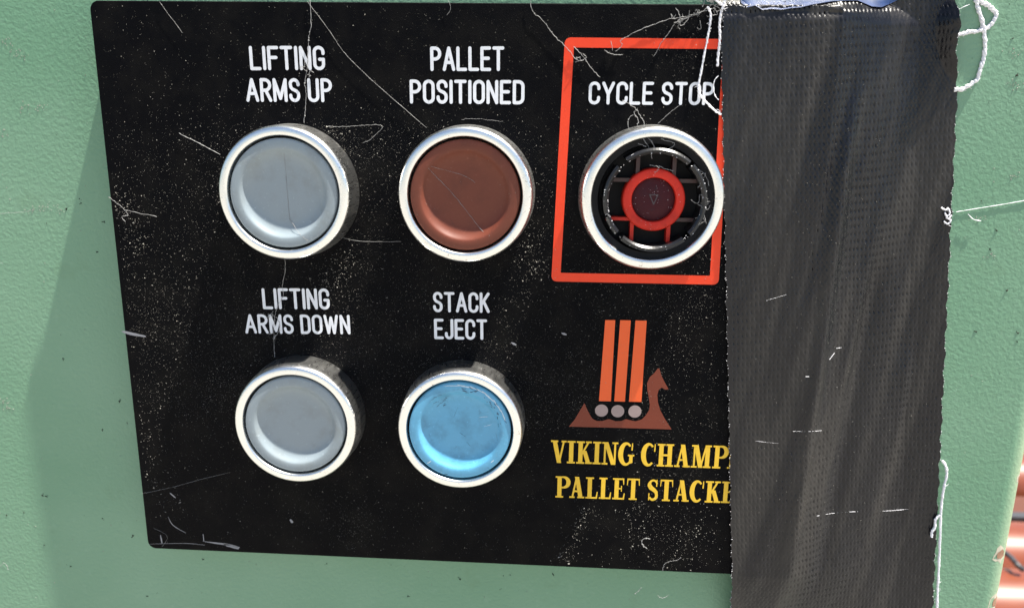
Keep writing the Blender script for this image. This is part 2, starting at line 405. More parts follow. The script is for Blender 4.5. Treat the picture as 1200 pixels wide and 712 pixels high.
MONO = {
 'L': (.40, [[(0, 1), (0, 0)], [(0, 0), (.40, 0)]]), 'I': (0.0, [[(0, 1), (0, 0)]]),
 'F': (.38, [[(0, 1), (0, 0)], [(0, 1), (.40, 1)], [(0, .53), (.34, .53)]]),
 'E': (.40, [[(0, 1), (0, 0)], [(0, 1), (.40, 1)], [(0, .52), (.34, .52)], [(0, 0), (.40, 0)]]),
 'T': (.46, [[(.23, 1), (.23, 0)], [(0, 1), (.46, 1)]]),
 'N': (.42, [[(0, 0), (0, 1)], [(0, 1), (.42, 0)], [(.42, 0), (.42, 1)]]),
 'A': (.50, [[(0, 0), (.25, 1)], [(.25, 1), (.5, 0)], [(.09, .33), (.41, .33)]]),
 'M': (.56, [[(0, 0), (0, 1)], [(0, 1), (.28, .1)], [(.28, .1), (.56, 1)], [(.56, 1), (.56, 0)]]),
 'W': (.66, [[(0, 1), (.17, 0)], [(.17, 0), (.33, .9)], [(.33, .9), (.49, 0)], [(.49, 0), (.66, 1)]]),
 'Y': (.48, [[(0, 1), (.24, .45)], [(.48, 1), (.24, .45)], [(.24, .45), (.24, 0)]]),
 'K': (.42, [[(0, 0), (0, 1)], [(.42, 1), (0, .38)], [(.14, .58), (.42, 0)]]),
 'U': (.42, [[(0, 1), (0, .21)]+arc(.21, .21, .21, .21, 180, 360)+[(.42, 1)]]),
 'J': (.34, [[(.34, 1), (.34, .18)]+arc(.17, .18, .17, .18, 0, -180)+[(0, .26)]]),
 'O': (.43, [('c', stadium(.43))]),
 'D': (.42, [[(0, 0), (0, 1)], [(0, 1), (.18, 1)]+arc(.20, .78, .22, .22, 80, 0)+arc(.20, .22, .22, .22, 0, -80)+[(.18, 0), (0, 0)]]),
 'P': (.42, [[(0, 0), (0, 1)], [(0, 1), (.16, 1)]+arc(.17, .745, .25, .255, 85, -85)+[(.16, .49), (0, .49)]]),
 'R': (.42, [[(0, 0), (0, 1)], [(0, 1), (.16, 1)]+arc(.17, .745, .25, .255, 85, -85)+[(.16, .49), (0, .49)], [(.20, .49), (.43, 0)]]),
 'C': (.42, [[(.42, .72)]+arc(.21, .79, .21, .21, 0, 180)+arc(.21, .21, .21, .21, 180, 360)+[(.42, .28)]]),
 'G': (.42, [[(.42, .72)]+arc(.21, .79, .21, .21, 0, 180)+arc(.21, .21, .21, .21, 180, 360)+[(.42, .42)], [(.42, .44), (.24, .44)]]),
 'S': (.42, [[(.41, .76)]+arc(.21, .78, .20, .22, 10, 170)+[(.03, .66), (.10, .56), (.32, .45), (.40, .35)]+arc(.21, .22, .20, .22, 10, -170)+[(0.01, .25)]]),
}
def mono_line(name, text, p0, p1, cap, wgt=.138, gap=.235, space=.30):
    """text drawn between two measured baseline points, cap height in cm"""
    (x0, z0), (x1, z1) = p0, p1
    adv = 0.0; pos = []
    for ch in text:
        if ch == ' ': adv += space; continue
        pos.append((ch, adv)); adv += MONO[ch][0]+gap
    total = adv-gap; L = math.hypot(x1-x0, z1-z0); w = wgt*cap
    ux, uz = (x1-x0)/L, (z1-z0)/L; sx = (L-w)/total; mb = MB()
    def T(p, off):
        a = w/2+(p[0]+off)*sx; c_ = w/2+p[1]*(cap-w); return (x0+ux*a-uz*c_, z0+uz*a+ux*c_)
    for ch, off in pos:
        for st in MONO[ch][1]:
            if st[0] == 'c': strip(mb, [T(p, off) for p in st[1]], w, closed=True)
            else: strip(mb, [T(p, off) for p in st], w)
    o = mb.build(name, WHITEP, panel, False, pan_o); o['label'] = 'white engraved words ' + text.lower()
    return o
for text, a, b_, cap in (('LIFTING', (293.5, 82.5), (381.5, 82.5), .50), ('ARMS UP', (289, 119.5), (390, 120), .50),
        ('PALLET', (504.5, 83.5), (591, 83.5), .50), ('POSITIONED', (480.5, 121.5), (614.5, 122.5), .50),
        ('CYCLE STOP', (689.5, 122.5), (836, 123.5), .47),
        ('LIFTING', (308.5, 362), (387, 362.5), .50), ('ARMS DOWN', (288, 390.5), (411, 391.5), .47),
        ('STACK', (507.5, 365.5), (574, 366.5), .48), ('EJECT', (509, 397), (571, 398), .49)):
    mono_line('lettering', text, at(*a), at(*b_), cap)

# ---- serif lettering of the maker's line
def ser(x, y, w, t=.075):  # slab serif centred at x
    return ('p', [(x-w/2, y), (x+w/2, y), (x+w/2, y+t), (x-w/2, y+t)])
def stem(x, w=.19, y0=0, y1=1, ss=.36):
    return [('p', [(x-w/2, y0), (x+w/2, y0), (x+w/2, y1), (x-w/2, y1)])]
def ibeam(x, w=.19, s=.36): return stem(x, w)+[ser(x, 0, s), ser(x, .925, s)]
def dq(x0, y0, x1, y1, w): return ('p', [(x0-w/2, y0), (x0+w/2, y0), (x1+w/2, y1), (x1-w/2, y1)])
def sv(pts, ws): return ('s', pts, ws)
def bowl(x, y0, y1, rx, t, hair=.07):
    cy, ry = (y0+y1)/2, (y1-y0)/2-hair/2; pts = [(x-.02, y1-hair/2)]+arc(x+rx*.3, cy, rx*.7, ry, 90, -90, 14)+[(x-.02, y0+hair/2)]
    n = len(pts); return sv(pts, [hair+(t-hair)*math.sin(math.pi*i/(n-1))**1.4 for i in range(n)])
def cshape(w, end):
    pts = arc(w*.5, .5, w*.5-.08, .465, 48, 312, 22); n = len(pts)
    return sv(pts, [.08+.12*math.sin(math.pi*i/(n-1))**1.6 for i in range(n)])
SERIF = {
 'V': (.66, [dq(.35, 0, .13, 1, .19), dq(.35, 0, .55, 1, .08), ser(.13, .925, .32), ser(.55, .925, .22)]),
 'I': (.38, ibeam(.19)),
 'K': (.70, ibeam(.19)+[dq(.25, .42, .56, 1, .09), dq(.56, 0, .36, .58, .19), ser(.55, .925, .26), ser(.56, 0, .30)]),
 'N': (.72, [('p', [(.09, 0), (.17, 0), (.17, 1), (.09, 1)]), ('p', [(.54, 0), (.62, 0), (.62, 1), (.54, 1)]), dq(.52, 0, .17, 1, .19), ser(.13, 0, .26), ser(.09, .925, .18), ser(.58, .925, .26)]),
 'G': (.68, [cshape(.66, 0), ('p', [(.47, .06), (.62, .12), (.62, .45), (.47, .45)]), ser(.55, .40, .28), ('p', [(.55, .66), (.61, .66), (.61, .98), (.57, .98)])]),
 'C': (.64, [cshape(.64, 0), ('p', [(.54, .64), (.60, .64), (.60, .98), (.56, .98)])]),
 'H': (.76, ibeam(.19, s=.34)+ibeam(.57, s=.34)+[('p', [(.2, .46), (.56, .46), (.56, .55), (.2, .55)])]),
 'A': (.70, [dq(.52, 0, .33, 1, .19), dq(.13, 0, .32, 1, .08), ('p', [(.2, .28), (.5, .28), (.5, .36), (.2, .36)]), ser(.12, 0, .24), ser(.53, 0, .32)]),
 'M': (.90, [('p', [(.09, 0), (.17, 0), (.17, 1), (.09, 1)]), ('p', [(.61, 0), (.80, 0), (.80, 1), (.61, 1)]), dq(.42, 0, .19, 1, .19), dq(.42, 0, .64, 1, .08), ser(.13, 0, .26), ser(.70, 0, .34), ser(.12, .925, .24), ser(.74, .925, .26)]),
 'P': (.62, ibeam(.19)+[bowl(.26, .44, 1.0, .34, .18)]),
 'R': (.70, ibeam(.19)+[bowl(.26, .46, 1.0, .32, .18), dq(.56, 0, .36, .50, .18), ser(.58, 0, .22)]),
 'L': (.58, ibeam(.19)+[('p', [(.2, 0), (.54, 0), (.54, .075), (.2, .075)]), ('p', [(.47, .05), (.54, .05), (.56, .32), (.52, .32)])]),
 'E': (.60, ibeam(.19)+[('p', [(.2, 0), (.55, 0), (.55, .075), (.2, .075)]), ('p', [(.2, .925), (.52, .925), (.52, 1), (.2, 1)]), ('p', [(.2, .48), (.42, .48), (.42, .55), (.2, .55)]),
        ('p', [(.48, .05), (.55, .05), (.57, .30), (.53, .30)]), ('p', [(.46, .95), (.52, .95), (.52, .70), (.49, .70)]), ('p', [(.39, .38), (.43, .38), (.43, .65), (.39, .65)])]),
 'T': (.62, stem(.31)+[ser(.31, 0, .36), ('p', [(.03, .925), (.59, .925), (.59, 1), (.03, 1)]), ('p', [(.03, .95), (.08, .95), (.05, .68), (.02, .68)]), ('p', [(.54, .95), (.59, .95), (.60, .68), (.57, .68)])]),
 'S': (.52, [sv([(.43, .78)]+arc(.26, .75, .17, .20, 25, 190, 10)+[(.16, .60), (.30, .50), (.40, .40)]+arc(.26, .24, .17, .195, 15, -155, 10), [.07]*2+[.09]*7+[.12, .15, .18, .20, .18, .15]+[.12]*8+[.08]*1),
        ('p', [(.39, .66), (.44, .66), (.44, .99), (.40, .99)]), ('p', [(.06, .01), (.10, .01), (.11, .34), (.06, .34)])]),
 'O': (.68, [('c2',)]),
}
def serif_line(text, p0, pref, prefn, cap):
    """baseline from p0; the first prefn characters end at pref (the rest runs on under the tape)"""
    adv = 0.0; pos = []; mark = None; gap = .035
    for i, ch in enumerate(text):
        if ch == ' ': adv += .30; continue
        pos.append((ch, adv)); adv += SERIF[ch][0]+gap
        if i+1 == prefn: mark = adv-gap
    (x0, z0), (x1, z1) = p0, pref; L = math.hypot(x1-x0, z1-z0); ux, uz = (x1-x0)/L, (z1-z0)/L; sx = L/mark; mb = MB()
    def T(p, off):
        a = (p[0]+off)*sx; c_ = p[1]*cap; return (x0+ux*a-uz*c_, z0+uz*a+ux*c_)
    for ch, off in pos:
        for st in SERIF[ch][1]:
            LAYER[0] = (LAYER[0]+0.00045) % 0.006; h = .0035+LAYER[0]
            if st[0] == 'p': mb.add([(x, h, z) for x, z in (T(p, off) for p in st[1])], [tuple(range(len(st[1])))])
            elif st[0] == 's':
                ws = list(st[2])[:len(st[1])]+[.1]*(len(st[1])-len(st[2]))
                strip(mb, [T(p, off) for p in st[1]], [w_*cap for w_ in ws], h=h, round_ends=False)
            else:
                pts = arc(.33, .5, .25, .46, 0, 360, 32)[:-1]
                strip(mb, [T(p, off) for p in pts], [(.08+.12*abs(math.cos(2*math.pi*i/32)))*cap for i in range(32)], closed=True, h=h)
    o = mb.build('lettering', YELP, panel, False, pan_o); o['label'] = 'yellow serif words ' + text.lower()
serif_line('VIKING CHAMPION', at(646, 541.5), at(850.5, 548.5), 12, .575)
serif_line('PALLET STACKER', at(650.5, 582), at(843.5, 588.5), 12, .555)

# ---- red border round the cycle stop button
out = [at(662, 44), at(646, 329.5), at(842, 333.5), at(859, 46)]
FW = .20
cxm = sum(p[0] for p in out)/4; czm = sum(p[1] for p in out)/4
def inset(P, d):
    n = len(P); r = []
    for i in range(n):
        a, b_, c_ = np.array(P[i-1]), np.array(P[i]), np.array(P[(i+1) % n])
        e1 = (b_-a)/np.linalg.norm(b_-a); e2 = (c_-b_)/np.linalg.norm(c_-b_)
        n1 = np.array([-e1[1], e1[0]]); n2 = np.array([-e2[1], e2[0]])
        if n1 @ (np.array([cxm, czm])-b_) < 0: n1 = -n1
        if n2 @ (np.array([cxm, czm])-b_) < 0: n2 = -n2
        bis = (n1+n2); bis /= (bis @ n1); r.append(tuple(b_+bis*d))
    return r
def rounded(P, rad, k=6):
    n = len(P); outp = []
    for i in range(n):
        a, b_, c_ = np.array(P[i-1]), np.array(P[i]), np.array(P[(i+1) % n])
        s1 = b_+(a-b_)/np.linalg.norm(a-b_)*rad; s2 = b_+(c_-b_)/np.linalg.norm(c_-b_)*rad
        for j in range(k+1): t = j/k; outp.append(tuple((1-t)**2*s1+2*t*(1-t)*b_+t*t*s2))
    return outp
A = rounded(out, .14); B = rounded(inset(out, FW), .03); n = len(A)
mb_ = MB().add([(x, .003, z) for x, z in A]+[(x, .003, z) for x, z in B], [(k, (k+1) % n, (k+1) % n+n, k+n) for k in range(n)])
mb_.build('warning_border', REDP, panel, False, pan_o)['label'] = 'printed red rectangle round the cycle stop button'

# ---- ship emblem
def c7(x, y): return at(630+x/2.7375, 350+y/2.7375)
def flatpoly(name, pts, mat, h, label=None):
    o = MB().add([(x, h, z) for x, z in pts], [tuple(range(len(pts)))]).build(name, mat, panel, False, pan_o)
    if label: o['label'] = label
    return o
for quad in (((217, 68), (249, 68), (235, 328), (197, 327)), ((265, 68), (299, 69), (280, 329), (246, 328)), ((314, 69), (350, 70), (333, 330), (293, 329))):
    flatpoly('emblem_bar', [c7(*p) for p in quad], ORANGEP, .004)
hull = [(100, 409), (118, 388), (150, 334), (158, 352), (168, 372), (176, 384), (190, 391), (208, 391), (226, 385), (234, 386), (250, 392), (268, 391), (284, 385), (294, 388), (314, 392), (334, 386), (346, 374), (358, 356), (360, 340), (357, 318), (352, 292), (351, 270), (360, 250), (374, 238), (386, 222), (391, 224), (397, 246), (408, 268), (420, 289), (411, 291), (398, 284), (388, 292), (384, 308), (386, 332), (394, 358), (408, 384), (430, 418), (260, 413)]
HP = [c7(*p) for p in hull]
flatpoly('emblem_ship', HP, BROWNP, .0035, 'brown longship hull with a raised prow')
for cx, cy in ((205, 357.5), (257, 359.5), (312, 360.5)):
    x, z = c7(cx, cy); flatpoly('emblem_shield', [(x+.152*math.cos(a), z+.152*math.sin(a)) for a in np.linspace(0, 2*math.pi, 33)[:-1]], PINKP, .0055)

# ---- push buttons
BZ = [(1.47, 0.002), (1.472, .03), (1.455, .30), (1.445, .52), (1.44, .60), (1.432, .665), (1.413, .715), (1.385, .743), (1.35, .754), (1.30, .758), (1.255, .756), (1.235, .744), (1.222, .715), (1.218, .68), (1.22, .30)]
GV = [(1.225, .45), (1.15, .45)]
CAPP = [(1.172, .40), (1.172, .70), (1.166, .733), (1.15, .750), (1.125, .757), (1.02, .759), (.975, .757), (.960, .753), (.945, .746), (.925, .730), (.905, .711), (.88, .689), (.85, .667), (.82, .650), (.78, .633), (.72, .616), (.64, .604), (.5, .596), (.3, .591), (.12, .590), (.02, .590)]
CDROP = .03
bez_me = cap_me = None
def push_button(x, z, capmat, label):
    global bez_me, cap_me
    org = (x, 0, z); e = empty('push_button', x, 0.0, z, panel, pan_o); e['label'] = label
    if bez_me is None:
        o = MB().lathe(BZ, x, z, 128).build('chrome_bezel', CHROME, e, True, org); sharp(o, 50); bez_me = o.data
        o = MB().lathe(GV, x, z, 96).build('seal_ring', GROOVE, e, True, org); push_button.gv = o.data
    else:
        for nm, me in (('chrome_bezel', bez_me), ('seal_ring', push_button.gv)):
            o = bpy.data.objects.new(nm, me); col.objects.link(o); o.parent = e
    cp = MB().lathe([(r, h-CDROP) for r, h in CAPP], x, z, 112, close=True).build('button_cap', capmat, e, True, org); sharp(cp, 60)
    return e, cp
BTN = {'up': (0.0, 0.0), 'pos': (3.92, .035), 'down': (-.03, -5.31), 'eject': (3.80, -5.305), 'stop': (7.87, .03)}
push_button(*BTN['up'], GREYCAP, 'grey push button under the words lifting arms up')
push_button(*BTN['pos'], BROWNCAP, 'brown push button under pallet positioned')
push_button(*BTN['down'], GREYCAP, 'grey push button under the words lifting arms down')
push_button(*BTN['eject'], BLUECAP, 'sky blue scuffed push button under stack eject')

CAPR = [p[0] for p in reversed(CAPP[3:])]; CAPHH = [p[1] for p in reversed(CAPP[3:])]
def cap_h(r): return float(np.interp(r, CAPR, CAPHH))-CDROP
def cap_mark(u, v, ang, L, w, mat, cap_obj, key, seed, name='wear_mark'):
    r_ = random.Random(seed); bx, bz = BTN[key]; cx, cz = at(u, v, .72); org = (bx, 0, bz); ca, sa = math.cos(ang), math.sin(ang)
    n = 10; up = []; dn = []
    for i in range(n+1):
        t = i/n-.5; e_ = w*math.sqrt(max(.02, 1-4*t*t)); up.append((t*L, e_*r_.uniform(.3, 1))); dn.append((t*L, -e_*r_.uniform(.3, 1)))
    V_ = []
    for px_, pz_ in up+dn:
        x = cx+px_*ca-pz_*sa; z = cz+px_*sa+pz_*ca; r = math.hypot(x-bx, z-bz)
        if r > 1.15: x, z = bx+(x-bx)*1.15/r, bz+(z-bz)*1.15/r; r = 1.15
        V_.append((x, cap_h(r)+.0025, z))
    MB().add(V_, [(i, i+1, n+2+i, n+1+i) for i in range(n)]).build(name, mat, cap_obj, False, org)
BLDK = flat('ground_in_grime', (0.030, 0.10, 0.17), .5).m; BLPALE = flat('bare_pale_plastic', (0.50, 0.62, 0.70), .6).m
eject = [o for o in bpy.data.objects if o.name.startswith('button_cap')][-1]
bm_ = [(532, 451.5, .05, .5, .014, BLPALE), (546, 452.5, -.2, .42, .02, BLPALE), (560, 456.5, -.45, .4, .018, BLPALE), (572, 464, -.75, .38, .022, BLPALE), (583, 475, -1.0, .36, .02, BLPALE), (590, 487, -1.2, .3, .014, BLPALE),
        (566, 491, .15, .22, .008, BLPALE), (571, 501, .35, .20, .007, BLPALE), (541, 512, -.6, .18, .007, BLDK), (548, 523, -.9, .16, .006, BLDK), (533, 486, 1.2, .3, .004, BLDK),
        (503, 541, .6, .12, .018, BLPALE), (577, 540, .8, .10, .016, BLPALE), (523, 555, .1, .10, .015, BLDK)]
r9 = random.Random(99)
for k in range(26):
    a = math.radians(r9.uniform(5, 85)); r = r9.uniform(46, 57); bm_.append((538+r*math.cos(a), 505-r*.97*math.sin(a), a-1.57+r9.uniform(-.5, .5), r9.uniform(.03, .13), r9.uniform(.006, .02), BLDK))
for k in range(14):
    bm_.append((r9.gauss(516, 8), r9.gauss(471, 4), r9.uniform(0, .8), r9.uniform(.03, .12), r9.uniform(.005, .014), BLDK))
for k in range(18):
    a = math.radians(r9.uniform(215, 330)); r = r9.uniform(33, 39); bm_.append((538+r*math.cos(a), 508-r*math.sin(a), r9.uniform(0, 3), r9.uniform(.03, .09), r9.uniform(.006, .014), BLUECAP))
for i, (u, v, an, L, w, m_) in enumerate(bm_):
    cap_mark(u, v, an, L, w, m_, eject, 'eject', 300+i)

# ---- cycle stop button with its cap missing
sx, sz = BTN['stop']; so_ = (sx, 0, sz)
e = empty('push_button', sx, 0.0, sz, panel, pan_o); e['label'] = 'cycle stop button with its cap broken off, red core showing'
for nm, me in (('chrome_bezel', bez_me),):
    o = bpy.data.objects.new(nm, me); col.objects.link(o); o.parent = e; o.scale = (1.04, 1.0, 1.04)
o = MB().lathe([(1.275, .62), (1.14, .60), (1.12, .50), (1.12, .20), (.02, .20)], sx, sz, 96, close=True).build('empty_socket', GROOVE, e, True, so_); sharp(o, 30)
ex, ez = sx+.045, sz-.02
def ring_seg(mb, cx, cz, r0, r1, h0, h1, a0, a1, n=22):
    v = []; f = []
    bv = .045
    sec = [(r0, h0), (r0, h1-bv), (r0+bv, h1), (r1-bv, h1), (r1, h1-bv), (r1, h0)]
    for i in range(n+1):
        a = math.radians(a0+(a1-a0)*i/n)
        for r, h in sec: v.append((cx+r*math.cos(a), h, cz+r*math.sin(a)))
    k = len(sec)
    for i in range(n):
        for j in range(k-1): f.append((i*k+j, i*k+j+1, (i+1)*k+j+1, (i+1)*k+j))
    f += [tuple(range(k)), tuple(range(n*k, n*k+k))]
    mb.add(v, f)
for a0, a1 in ((50, 127), (139, 196), (200, 222), (231, 309), (318, 405)):
    b_ = MB(); ring_seg(b_, ex, ez, .965, 1.08, .2, .80, a0, a1); sharp(b_.build('collar_segment', BKPLAST, e, False, so_))
for k, (x0, x1, z0, z1, mt_, hh) in enumerate(((-.40, -.32, .5, .99, REDDARK, .5), (.36, .44, .5, .99, REDDARK, .5), (-.46, -.38, -.99, -.45, REDPLAST, .48), (.32, .40, -.99, -.45, REDPLAST, .48),
        (-.99, -.45, .36, .44, REDDARK, .5), (.45, .99, .36, .44, REDDARK, .5), (-.99, -.45, -.46, -.39, REDPLAST, .48), (.45, .99, -.46, -.38, REDDARK, .48))):
    MB().box(ex+x0, ex+x1, .2, hh, ez+z0, ez+z1).build('spoke', mt_, e, False, so_)
o = MB().lathe([(.66, .2), (.66, .55), (.645, .575), (.62, .585), (.50, .585), (.475, .575), (.46, .54), (.46, .42)], ex, ez, 72).build('red_hub', REDPLAST, e, True, so_); sharp(o, 45)
for nm_ in range(10):
    a = nm_*36+11
    b_ = None
hubdisc = MB().lathe([(.458, .46), (.44, .475), (.38, .47), (.30, .50), (.16, .50), (.02, .495)], ex, ez, 64, close=True).build('lens_disc', DARKRED, e, True, so_); sharp(hubdisc, 60)
tri = [(-.08, .10), (.09, .10), (.01, -.10)]
b_ = MB()
for i in range(3):
    p, q_ = tri[i], tri[(i+1) % 3]
    strip(b_, [(ex+p[0], ez+p[1]), (ex+q_[0], ez+q_[1])], .022, h=.512+.0006*i)
b_.build('triangle_mark', flat('greyed_triangle', (0.075, .055, .06), .6).m, hubdisc, False, so_)

gp = []
for _ in range(150):  # white crumbs along the collar stand in for its wet glints
    a = math.radians(rnd.choice((rnd.gauss(90, 30), rnd.gauss(10, 25), rnd.gauss(250, 60), rnd.gauss(180, 20)))); r = rnd.uniform(.975, 1.07)
    gp.append((ex+r*math.cos(a), .785 if 1.0 < r < 1.04 else .775, ez+r*math.sin(a), rnd.uniform(.006, .02)))
for _ in range(60):
    a = rnd.uniform(0, 6.28); r = rnd.uniform(.1, .64); gp.append((ex+r*math.cos(a), .585 if r > .48 else .50, ez+r*math.sin(a), rnd.uniform(.004, .011)))
grit('dust', gp, THREAD, e, so_, 'white flecks painting wet glints on the broken collar, and flecks on the red core')
# ---- dust on the panel: crumbs big enough to catch the grazing sun
gp = []
cl = [(rnd.uniform(-4.2, 10.0), rnd.uniform(-8.9, 3.9), rnd.uniform(.4, 1.3)) for _ in range(26)]
def keep(x, z):
    for bx, bz in BTN.values():
        if (x-bx)**2+(z-bz)**2 < 1.49**2: return False
    return PLATE_L+.1 < x < 11 and PLATE_B+.05 < z < PLATE_T-.05
N = 0
while N < 26000:
    if rnd.random() < .45:
        k = rnd.choice(cl); x, z = rnd.gauss(k[0], k[2]), rnd.gauss(k[1], k[2])
    else: x, z = rnd.uniform(-4.2, 10.2), rnd.uniform(-9, 3.9)
    d = 1.0 if z < 1.5 else .45
    if z < -5.5: d *= .5
    if not keep(x, z) or rnd.random() > d: continue
    N += 1; s = min(.018, .0025*math.exp(abs(rnd.gauss(0, .62)))); gp.append((x, 0.0065 if N % 4 == 0 else .001, z, s))
for (u0, v0, u1, v1, su, nn_) in ((388, 150, 404, 260, 9, 260), (405, 300, 380, 345, 10, 160), (690, 590, 655, 665, 7, 150), (740, 590, 745, 640, 9, 60), (600, 250, 640, 330, 14, 160), (140, 220, 160, 300, 12, 200), (815, 600, 805, 665, 14, 110), (150, 470, 200, 600, 16, 200)):
    for _ in range(nn_):
        t = rnd.random(); x, z = at(u0+(u1-u0)*t+rnd.gauss(0, su), v0+(v1-v0)*t+rnd.gauss(0, su*.6))
        if keep(x, z): gp.append((x, 0.0, z, min(.03, .006*math.exp(abs(rnd.gauss(0, .6))))))
grit('dust', gp, DUST, panel, pan_o, 'pale dust and grit scattered over the black plate')
gp = []
for (bx, bz) in list(BTN.values())[:4]:
    for _ in range(46):
        a = rnd.uniform(0, 6.28); r = 1.13*math.sqrt(rnd.random()); 
        hh = cap_h(r)
        gp.append((bx+r*math.cos(a), float(hh)-.001, bz+r*math.sin(a), rnd.uniform(.004, .011)))
grit('dust', gp, DUST, panel, pan_o, 'specks of dust on the button caps')

# scuffs rubbed into the plate
SCUFF = flat('grey_scuff', (0.23, 0.23, 0.25), .6).m
def scuff(pts, w, mat=SCUFF, name='scuff'):
    P = smoothed([at(u, v) for u, v in pts], 4); n = len(P); b_ = MB()
    strip(b_, P, [w*(.25+.75*math.sin(math.pi*(i+.3)/(n+.2)))*rnd.uniform(.7, 1.2) for i in range(n)], round_ends=False, h=.0025)
    return b_.build(name, mat, panel, False, pan_o)
for pts, w in ((((143, 388), (155, 391), (171, 394)), .07), (((240, 634), (255, 636), (270, 638), (281, 641)), .05), (((262, 637), (272, 640), (280, 642)), .08), (((197, 605), (203, 615), (218, 624)), .02),
               (((199, 577), (206, 583)), .035), (((340, 608), (343, 612)), .06), (((658, 390), (664, 392)), .05), (((171, 637), (215, 636), (240, 638)), .012), (((188, 626), (190, 636)), .03), (((238, 625), (239, 634)), .03),
               (((599, 401), (605, 404)), .05)):
    scuff(pts, w)

# ------------------------------------------------------------------ tape
TL0, TL1 = at(843.5, 0, .02), at(851, 360, .02)
tslope = (TL1[0]-TL0[0])/(TL1[1]-TL0[1])
TW = 5.2
def sm(a, b, x): t = np.clip((x-a)/(b-a), 0, 1); return t*t*(3-2*t)
dirv = np.array([tslope, 1.0]); dirv /= np.linalg.norm(dirv)        # along the tape, up
perp = np.array([dirv[1], -dirv[0]])                                # across, to the right
org_t = np.array([TL0[0], TL0[1]])
def seg_ridge(X, Z, p, q_, w, amp, f0=.15, f1=.85):
    p = np.array(p); q_ = np.array(q_); d = q_-p; L = np.linalg.norm(d); d = d/L; n_ = np.array([-d[1], d[0]])
    t = ((X-p[0])*d[0]+(Z-p[1])*d[1])/L; s = (X-p[0])*n_[0]+(Z-p[1])*n_[1]
    return amp*np.exp(-(s/w)**2)*sm(-.05, f0, t)*(1-sm(f1, 1.05, t))
def tape_h(X, Z, U):
    on = .05
    land = np.clip(13.95+(-.10)*(Z-0)+.0*Z, 13.6, 15.0)
    t = np.clip((X-PLATE_R)/(land-PLATE_R), 0, 1)
    drop = .35*t*t*(2.2-1.2*t)+.65*t*(1.6-.6*t)                                       # bridges from the panel's end down to the cabinet
    H = on+(DEEP+.014-on)*drop
    # the last bit of tape below the plate's bottom edge sags back
    below = .55*sm(0.0, 3.4, PLATE_B-Z)+.45*np.clip((PLATE_B-Z)/3.0, 0, 1); H = H+(DEEP+.014-H)*np.clip(below*1.05, 0, 1)*.98
    above = sm(-.30, 1.8, Z-PLATE_T); H = H+(DEEP+.014-H)*above-.75*np.maximum(0, Z-3.66)**1.7
    edge = (U-(TW-.60+.08*np.maximum(0, 4.1-Z)**1.4*3))
    H = H+.62*np.maximum(0, edge)*sm(2.3, 3.0, Z)
    # soft folds running up from the panel's lower corner
    rip = seg_ridge(X, Z, at(922, 690), at(1004, 120), .20, .15)
    rip += seg_ridge(X, Z, at(962, 700), at(1045, 300), .26, -.11)
    rip += seg_ridge(X, Z, at(990, 470), at(1052, 210), .16, .045)
    rip += seg_ridge(X, Z, at(940, 360), at(1010, 60), .13, -.045)
    rip += seg_ridge(X, Z, at(880, 690), at(935, 520), .18, .035)
    rip += seg_ridge(X, Z, at(1020, 640), at(1080, 420), .35, .06)
    H = H+rip*(1-.0*drop)
    rip2 = seg_ridge(X, Z, at(1060, 560), at(1100, 330), .12, .03)+seg_ridge(X, Z, at(905, 330), at(950, 90), .20, .025)+seg_ridge(X, Z, at(1010, 230), at(1080, 20), .14, .03)+seg_ridge(X, Z, at(925, 600), at(975, 470), .07, .02)
    H = H+rip2
    # slow unevenness
    H = H+.010*np.sin(X*1.9+Z*.7)*np.sin(Z*1.1+.6)*sm(0, 1.0, U)+.005*np.sin(X*5.1-Z*2.3+1)*sm(0, .6, U)
    return np.maximum(H, np.where((X < PLATE_R) & (Z > PLATE_B) & (Z < PLATE_T), .010, DEEP+.030))
NU, NV = 330, 760
uu = np.linspace(0, TW, NU); vv = np.linspace(1.6, -16.0, NV)
Ug, Vg = np.meshgrid(uu, vv)
jl = .012*np.sin(Vg*9.1)+.010*np.sin(Vg*23+1)+.05*np.exp(-((Vg+.3)/.4)**2)
jr = .015*np.sin(Vg*7.7+2)+.012*np.sin(Vg*19)
Ux = Ug+jl*(1-sm(0, .3, Ug))+jr*sm(TW-.3, TW, Ug)
Ux = Ux-.17*sm(TW-.6, TW, Ug)*sm(2.3-TL0[1], 3.2-TL0[1], Vg+.45)
X = org_t[0]+perp[0]*Ux+dirv[0]*Vg; Z = org_t[1]+perp[1]*Ux+dirv[1]*Vg
H = tape_h(X, Z, Ug)
# woven scrim showing through: rows of small pressed dashes
PU, PV = .0985, .172
rowp = Vg/PV+.10*np.sin(Ug*1.3+Vg*.6)+.05*np.sin(Ug*4.1)+Ug*.035
ri = np.floor(rowp); fv = rowp-ri-.5
h_ = np.sin(ri*12.9898)*43758.5453; h_ = h_-np.floor(h_)
colp = Ug/PU+h_*.22+.10*np.sin(Vg*2.1+Ug*.5); ci = np.floor(colp); fu = colp-ci-.5
k2 = np.sin(ri*78.233+ci*37.719)*43758.5453; k2 = k2-np.floor(k2)
amp = .55+.45*k2
amp *= .6+.4*np.sin(X*.8+Z*.33+1.0)**2
pit = np.exp(-(np.abs(fu)/.19)**2.5)*np.exp(-(np.abs(fv)/.24)**3)*amp
rib = .5+.5*np.cos(2*np.pi*fv)
inside = sm(0, .14, Ug)*(1-sm(TW-.12, TW, Ug))
H = H+inside*(-.030*pit+.006*rib-.002)
H = H+nr.normal(0, .0009, H.shape)+.004*np.sin(X*17+3*np.sin(Z*2))*np.sin(Z*11+X*3)*inside
